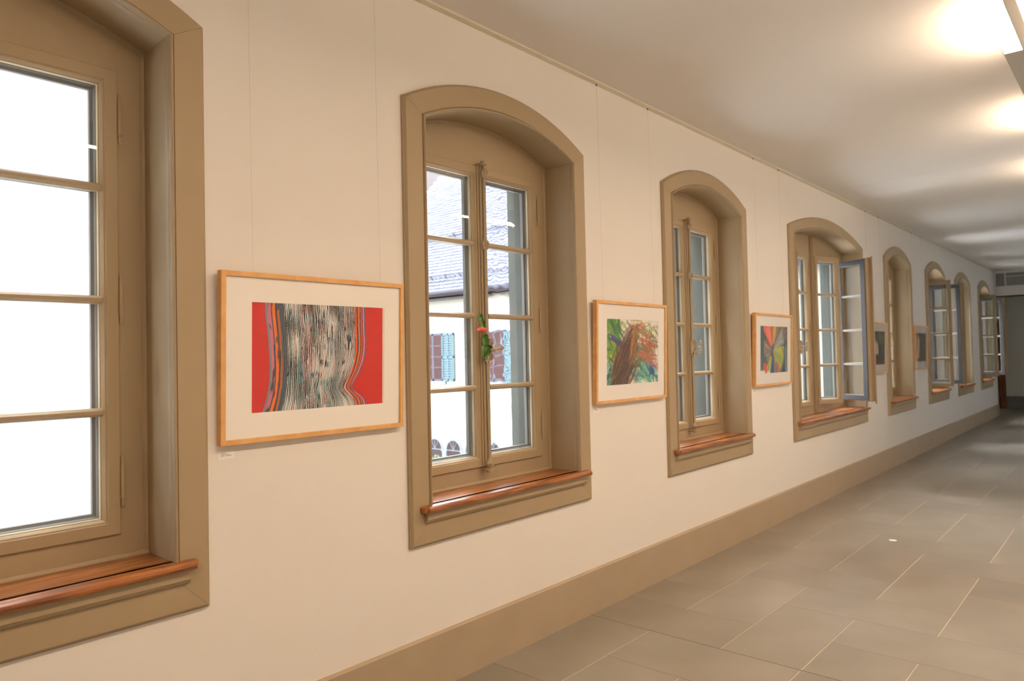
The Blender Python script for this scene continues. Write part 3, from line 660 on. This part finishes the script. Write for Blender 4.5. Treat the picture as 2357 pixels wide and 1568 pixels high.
# ------------------------------------------------------------------ flower tied to the handle of the second window
fl = empty('cut_flower', (2.79, 2.62, 1.50)); tag(fl, 'limp orange zinnia hanging head down from the window handle', 'flower')
FOF = (2.808, 2.62, 1.50)   # drawn 18 mm to the right of where it hangs
mb = MB()
mb.tube([(2.805, 2.628, 1.535), (2.785, 2.620, 1.58), (2.786, 2.628, 1.64), (2.793, 2.634, 1.70), (2.786, 2.632, 1.722), (2.776, 2.628, 1.716), (2.772, 2.626, 1.69), (2.772, 2.625, 1.674)], 0.0028, 7); mb.build('stem', MT['stem'], fl, True, FOF)
mb = MB(); mb.tube([(2.772, 2.625, 1.680), (2.772, 2.625, 1.676), (2.772, 2.625, 1.668), (2.772, 2.625, 1.664)], [0.004, 0.010, 0.013, 0.008], 10); mb.build('flower_base', MT['stem'], fl, True, FOF)
def petal_mb(a, r, dz):
    m = MB(); c = Vector((2.772, 2.625, 1.668)); rows = []
    for t, w_, z in ((0.15, .004, 0.002), (0.45, .0075, 0.0), (0.8, .0085, -0.008), (1.0, .004, -0.016)):
        d = Vector((math.cos(a), math.sin(a), 0)); n_ = Vector((-math.sin(a), math.cos(a), 0))
        rows.append([tuple(c+d*r*t+n_*w_*s_+Vector((0, 0, z+dz+(0.002 if s_ == 0 else 0)))) for s_ in (-1, 0, 1)])
    m.loft(rows, closed=False); return m
for k in range(13): petal_mb(k*2*math.pi/13, 0.031+0.003*(k % 2), -0.001*(k % 2)).build('petal', MT['petal'], fl, True, FOF)
for k in range(9): petal_mb(k*2*math.pi/9+.2, 0.020, -0.006).build('petal', MT['petal'], fl, True, FOF)
def leaf_mb(p0, p1, p2, w):
    m = MB(); p0, p1, p2 = Vector(p0), Vector(p1), Vector(p2); rows = []
    for k in range(9):
        t = k/8; c = p0*(1-t)**2+p1*2*t*(1-t)+p2*t*t; d = (p1-p0)*(1-t)+(p2-p1)*t; view = Vector((0.75, 0.66, 0))
        n_ = d.cross(view).normalized(); ww = w*math.sin(math.pi*min(1, t*0.92+0.08))**0.8
        ww *= 1.35; rows.append([tuple(c-n_*ww-view*0.004*ww/w), tuple(c+view*0.003), tuple(c+n_*ww-view*0.004*ww/w)])
    m.loft(rows, closed=False); return m
for p0, p1, p2, w in [((2.780, 2.630, 1.722), (2.752, 2.615, 1.742), (2.722, 2.60, 1.697), .011), ((2.782, 2.630, 1.720), (2.764, 2.612, 1.715), (2.757, 2.608, 1.690), .006), ((2.790, 2.632, 1.710), (2.796, 2.625, 1.69), (2.788, 2.624, 1.668), .006),
                      ((2.786, 2.622, 1.632), (2.772, 2.612, 1.625), (2.762, 2.608, 1.618), .007), ((2.788, 2.622, 1.632), (2.790, 2.612, 1.60), (2.782, 2.610, 1.562), .014), ((2.792, 2.622, 1.632), (2.804, 2.618, 1.625), (2.808, 2.616, 1.615), .006),
                      ((2.790, 2.612, 1.566), (2.752, 2.600, 1.585), (2.757, 2.598, 1.490), .012), ((2.775, 2.604, 1.555), (2.792, 2.598, 1.535), (2.806, 2.598, 1.538), .017), ((2.782, 2.602, 1.575), (2.800, 2.596, 1.560), (2.828, 2.592, 1.543), .011), ((2.776, 2.604, 1.56), (2.758, 2.600, 1.55), (2.772, 2.598, 1.515), .012)]:
    leaf_mb(p0, p1, p2, w).build('leaf', MT['leaf'], fl, True, FOF)

# ------------------------------------------------------------------ lamps: row of linear luminaires, up and down light
LY0, LY1, LZ0, LZ1 = 0.389, 0.467, 2.90, 3.05
LIT, TOT = 1.20, 1.94           # each unit: lit diffuser below, then a closed box whose open top lights the ceiling
def lamp(xl, lab):
    e = empty('linear_lamp', (xl, (LY0+LY1)/2, LZ0)); tag(e, lab, 'ceiling lamp', 'linear lamps in a row')
    W2 = (LY1-LY0)/2; H = LZ1-LZ0
    def body(m):
        m.box(0, TOT, -W2, -W2+0.003, 0.0, H); m.box(0, TOT, W2-0.003, W2, 0.0, H)
        m.box(LIT, TOT, -W2+0.003, W2-0.003, 0.0, 0.004); m.box(LIT, LIT+0.004, -W2+0.003, W2-0.003, 0.004, H-0.002); m.box(0, 0.004, -W2+0.003, W2-0.003, 0.004, H-0.002)
        m.box(0.004, LIT, -W2+0.003, W2-0.003, H-0.006, H-0.002)
    cached(('lampbody',), 'housing', MT['lampbody'], e, body)
    cached(('lampdiff',), 'diffuser', MT['lamp_on'], e, lambda m: m.bbox(0.006, LIT-0.004, -W2+0.004, W2-0.004, 0.0005, 0.012, 0.002))
    cached(('lamptube',), 'uplight_fin', MT['lamp_up'], e, lambda m: m.bbox(LIT+0.05, TOT-0.05, -0.004, 0.004, 0.125, 0.168, 0.002))
    for rx in (0.4, 1.0):
        o = cached(('lamprod',), 'suspension_rod', MT['lampbody'], e, lambda m: m.tube([(0, 0, H-0.002), (0, 0, ZC-LZ0)], 0.004, 8)); o.location = (rx, 0, 0)
lamp(4.13-LIT, 'lit linear ceiling lamp at the top right corner of the photo')
lamp(4.87, 'linear ceiling lamp just beyond the grey blank section')
lamp(4.87+TOT, 'last linear ceiling lamp of the row, glowing over the ceiling crack')
lamp(4.13-LIT-TOT, 'linear ceiling lamp behind the one in the top right corner')
lamp(4.13-LIT-2*TOT, 'linear ceiling lamp above and behind the camera')

# ------------------------------------------------------------------ courtyard seen through the panes
mb = MB(); mb.box(-30, 60, WY+0.4, 60, -4.4, -4.2); tag(mb.build('courtyard_ground', MT['grass']), 'pale gravel courtyard ground far below the windows', 'ground', kind='structure')
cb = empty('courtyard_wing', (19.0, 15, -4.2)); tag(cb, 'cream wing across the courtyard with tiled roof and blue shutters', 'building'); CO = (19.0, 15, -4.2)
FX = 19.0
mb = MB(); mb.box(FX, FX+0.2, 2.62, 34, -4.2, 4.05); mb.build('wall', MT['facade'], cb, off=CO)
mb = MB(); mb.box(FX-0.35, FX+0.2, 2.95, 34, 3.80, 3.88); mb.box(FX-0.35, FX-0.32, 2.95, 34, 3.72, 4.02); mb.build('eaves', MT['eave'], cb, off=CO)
mb = MB(); mb.tube([(FX-0.42, 2.95, 4.02), (FX-0.42, 34, 4.02)], 0.075, 8); mb.build('gutter', MT['gutter'], cb, True, CO)
# roof of overlapping tile courses (too many to pick apart)
SL = math.radians(45); rows_, V, F = 62, [], []
rnd = np.random.RandomState(1)
tw, ex = 0.26, 0.21
def roof_tiles(m, px, pz, y0, y1, nrow, tw, ex, sl, th=0.03):
    ny = int((y1-y0)/tw)
    for r in range(nrow):
        for c in range(ny):
            ya = y0+(c+(0.5 if r % 2 else 0))*tw; j = rnd.rand()*0.012
            def pt(s, y, h): return (px+math.cos(sl)*s-math.sin(sl)*h, y, pz+math.sin(sl)*s+math.cos(sl)*h)
            s0 = r*ex-0.02+j*0.5; s1 = s0+ex*1.25; h0 = th+j; w = tw*0.96
            a = [pt(s0+0.05, ya, h0), pt(s0+0.01, ya+w*.25, h0), pt(s0, ya+w*.5, h0+.006), pt(s0+0.01, ya+w*.75, h0), pt(s0+0.05, ya+w, h0), pt(s1, ya+w, 0.004), pt(s1, ya, 0.004)]
            b = [pt(s0+0.05, ya, h0-.02), pt(s0+0.01, ya+w*.25, h0-.02), pt(s0, ya+w*.5, h0-.016), pt(s0+0.01, ya+w*.75, h0-.02), pt(s0+0.05, ya+w, h0-.02)]
            m.add(a+b, [(0, 1, 2, 3, 4, 5, 6), (7, 8, 1, 0), (8, 9, 2, 1), (9, 10, 3, 2), (10, 11, 4, 3)])
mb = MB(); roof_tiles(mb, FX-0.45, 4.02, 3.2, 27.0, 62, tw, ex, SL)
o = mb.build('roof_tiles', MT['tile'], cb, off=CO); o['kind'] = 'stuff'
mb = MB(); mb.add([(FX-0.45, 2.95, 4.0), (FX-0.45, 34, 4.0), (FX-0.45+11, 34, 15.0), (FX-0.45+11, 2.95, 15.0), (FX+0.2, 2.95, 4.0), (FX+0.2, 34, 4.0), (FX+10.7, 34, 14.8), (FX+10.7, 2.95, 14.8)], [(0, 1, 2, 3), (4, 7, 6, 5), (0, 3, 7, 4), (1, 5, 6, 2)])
mb.build('roof_deck', MT['eave'], cb, off=CO)
for s in (0.75, 3.6):
    m = MB()
    def rp(d, h): return (FX-0.45+math.cos(SL)*(s+d)-math.sin(SL)*h, FX*0+4.02+math.sin(SL)*(s+d)+math.cos(SL)*h)
    for h in (0.08, 0.16, 0.24):
        x, z = rp(0, h); m.tube([(x, 9, z), (x, 26, z)], 0.012, 5)
    for k in range(0, 131):
        y = 9+k*0.13; a = rp(0, 0.05); b = rp(0, 0.26); m.tube([(a[0], y, a[1]), (b[0], y, b[1])], 0.006 if k % 6 else 0.025, 4)
    m.build('snow_guard', MT['gutter'], cb, off=CO)
# facade windows with shutters
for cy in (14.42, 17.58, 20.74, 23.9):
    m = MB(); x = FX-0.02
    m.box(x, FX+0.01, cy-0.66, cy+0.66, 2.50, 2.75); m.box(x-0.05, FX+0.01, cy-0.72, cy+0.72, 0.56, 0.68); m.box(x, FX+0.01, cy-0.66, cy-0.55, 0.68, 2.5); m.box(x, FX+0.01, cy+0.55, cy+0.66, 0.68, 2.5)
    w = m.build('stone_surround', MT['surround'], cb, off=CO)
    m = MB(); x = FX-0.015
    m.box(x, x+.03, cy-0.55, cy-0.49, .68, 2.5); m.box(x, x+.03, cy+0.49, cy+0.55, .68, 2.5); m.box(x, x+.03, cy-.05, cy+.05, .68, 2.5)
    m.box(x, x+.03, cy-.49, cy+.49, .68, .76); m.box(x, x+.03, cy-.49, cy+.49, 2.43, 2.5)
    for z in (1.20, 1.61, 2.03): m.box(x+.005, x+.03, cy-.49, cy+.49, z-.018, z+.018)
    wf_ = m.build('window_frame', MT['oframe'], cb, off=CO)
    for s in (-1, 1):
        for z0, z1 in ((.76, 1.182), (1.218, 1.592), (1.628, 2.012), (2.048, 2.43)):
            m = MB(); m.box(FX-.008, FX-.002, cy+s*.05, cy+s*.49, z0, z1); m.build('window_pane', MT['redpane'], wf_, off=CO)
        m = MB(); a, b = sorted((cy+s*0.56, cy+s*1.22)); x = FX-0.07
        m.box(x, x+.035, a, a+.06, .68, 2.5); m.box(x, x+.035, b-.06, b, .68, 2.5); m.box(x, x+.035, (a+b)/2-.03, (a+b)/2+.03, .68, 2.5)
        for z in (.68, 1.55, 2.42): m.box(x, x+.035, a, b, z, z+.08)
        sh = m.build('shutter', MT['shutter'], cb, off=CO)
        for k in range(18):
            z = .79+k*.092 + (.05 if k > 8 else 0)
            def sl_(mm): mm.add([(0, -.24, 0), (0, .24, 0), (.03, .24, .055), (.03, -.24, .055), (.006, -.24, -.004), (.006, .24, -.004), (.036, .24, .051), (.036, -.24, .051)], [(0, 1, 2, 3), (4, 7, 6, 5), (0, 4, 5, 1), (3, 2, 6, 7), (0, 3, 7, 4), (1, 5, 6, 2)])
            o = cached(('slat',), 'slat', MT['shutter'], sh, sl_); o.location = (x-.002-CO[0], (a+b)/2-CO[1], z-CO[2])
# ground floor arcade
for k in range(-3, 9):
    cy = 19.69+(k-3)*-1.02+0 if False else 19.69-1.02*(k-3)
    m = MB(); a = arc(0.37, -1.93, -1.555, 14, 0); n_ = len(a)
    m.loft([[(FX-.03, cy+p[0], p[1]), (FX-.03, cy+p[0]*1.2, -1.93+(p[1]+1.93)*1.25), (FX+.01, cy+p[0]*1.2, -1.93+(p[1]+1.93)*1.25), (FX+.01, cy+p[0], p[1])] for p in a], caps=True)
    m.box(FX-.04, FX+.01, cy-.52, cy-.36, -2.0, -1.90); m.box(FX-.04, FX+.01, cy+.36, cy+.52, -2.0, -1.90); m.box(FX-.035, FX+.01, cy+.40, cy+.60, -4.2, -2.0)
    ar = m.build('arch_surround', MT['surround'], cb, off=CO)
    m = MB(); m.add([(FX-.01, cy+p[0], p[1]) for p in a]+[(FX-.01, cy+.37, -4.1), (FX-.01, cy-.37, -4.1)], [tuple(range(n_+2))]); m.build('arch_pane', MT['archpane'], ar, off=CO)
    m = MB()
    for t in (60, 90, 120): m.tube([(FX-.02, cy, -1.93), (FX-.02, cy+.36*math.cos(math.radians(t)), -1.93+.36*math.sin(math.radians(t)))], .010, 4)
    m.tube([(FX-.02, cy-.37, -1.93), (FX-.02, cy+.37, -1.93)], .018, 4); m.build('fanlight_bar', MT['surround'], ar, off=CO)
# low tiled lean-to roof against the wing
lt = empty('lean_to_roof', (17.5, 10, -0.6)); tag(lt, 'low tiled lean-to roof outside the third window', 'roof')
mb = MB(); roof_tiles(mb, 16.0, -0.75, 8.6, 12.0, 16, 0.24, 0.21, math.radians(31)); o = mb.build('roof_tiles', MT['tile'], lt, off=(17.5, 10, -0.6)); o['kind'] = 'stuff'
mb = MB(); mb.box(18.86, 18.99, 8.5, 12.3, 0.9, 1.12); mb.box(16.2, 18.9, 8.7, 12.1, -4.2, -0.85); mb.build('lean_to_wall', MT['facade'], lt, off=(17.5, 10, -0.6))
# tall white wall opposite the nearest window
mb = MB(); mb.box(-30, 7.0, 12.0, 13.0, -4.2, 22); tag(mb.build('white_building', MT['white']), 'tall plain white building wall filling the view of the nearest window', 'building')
# courtyard bush
bs = empty('courtyard_bush', (17.2, 18.85, -4.2)); tag(bs, 'pale green leafy bush in front of the arcade', 'bush')
mb = MB(); R = np.random.RandomState(6)
for k in range(1500):
    d = R.randn(3); d /= np.linalg.norm(d); r = 0.85*R.rand()**.4
    p = Vector((17.2+d[0]*r*.8, 18.85+d[1]*r*.7, -2.85+d[2]*r*1.25)); a = Vector(R.randn(3)).normalized()*.07; b = a.cross(Vector(R.randn(3))).normalized()*.04
    mb.add([p-a, p+b, p+a, p-b], [(0, 1, 2, 3)])
o = mb.build('foliage', MT['bush'], bs, off=(17.2, 18.85, -4.2)); o['kind'] = 'stuff'
mb = MB(); mb.tube([(17.2, 18.85, -4.2), (17.25, 18.85, -3.4), (17.15, 18.9, -2.6)], [.05, .04, .02], 6); mb.build('stem', MT['brown'], bs, True, (17.2, 18.85, -4.2))
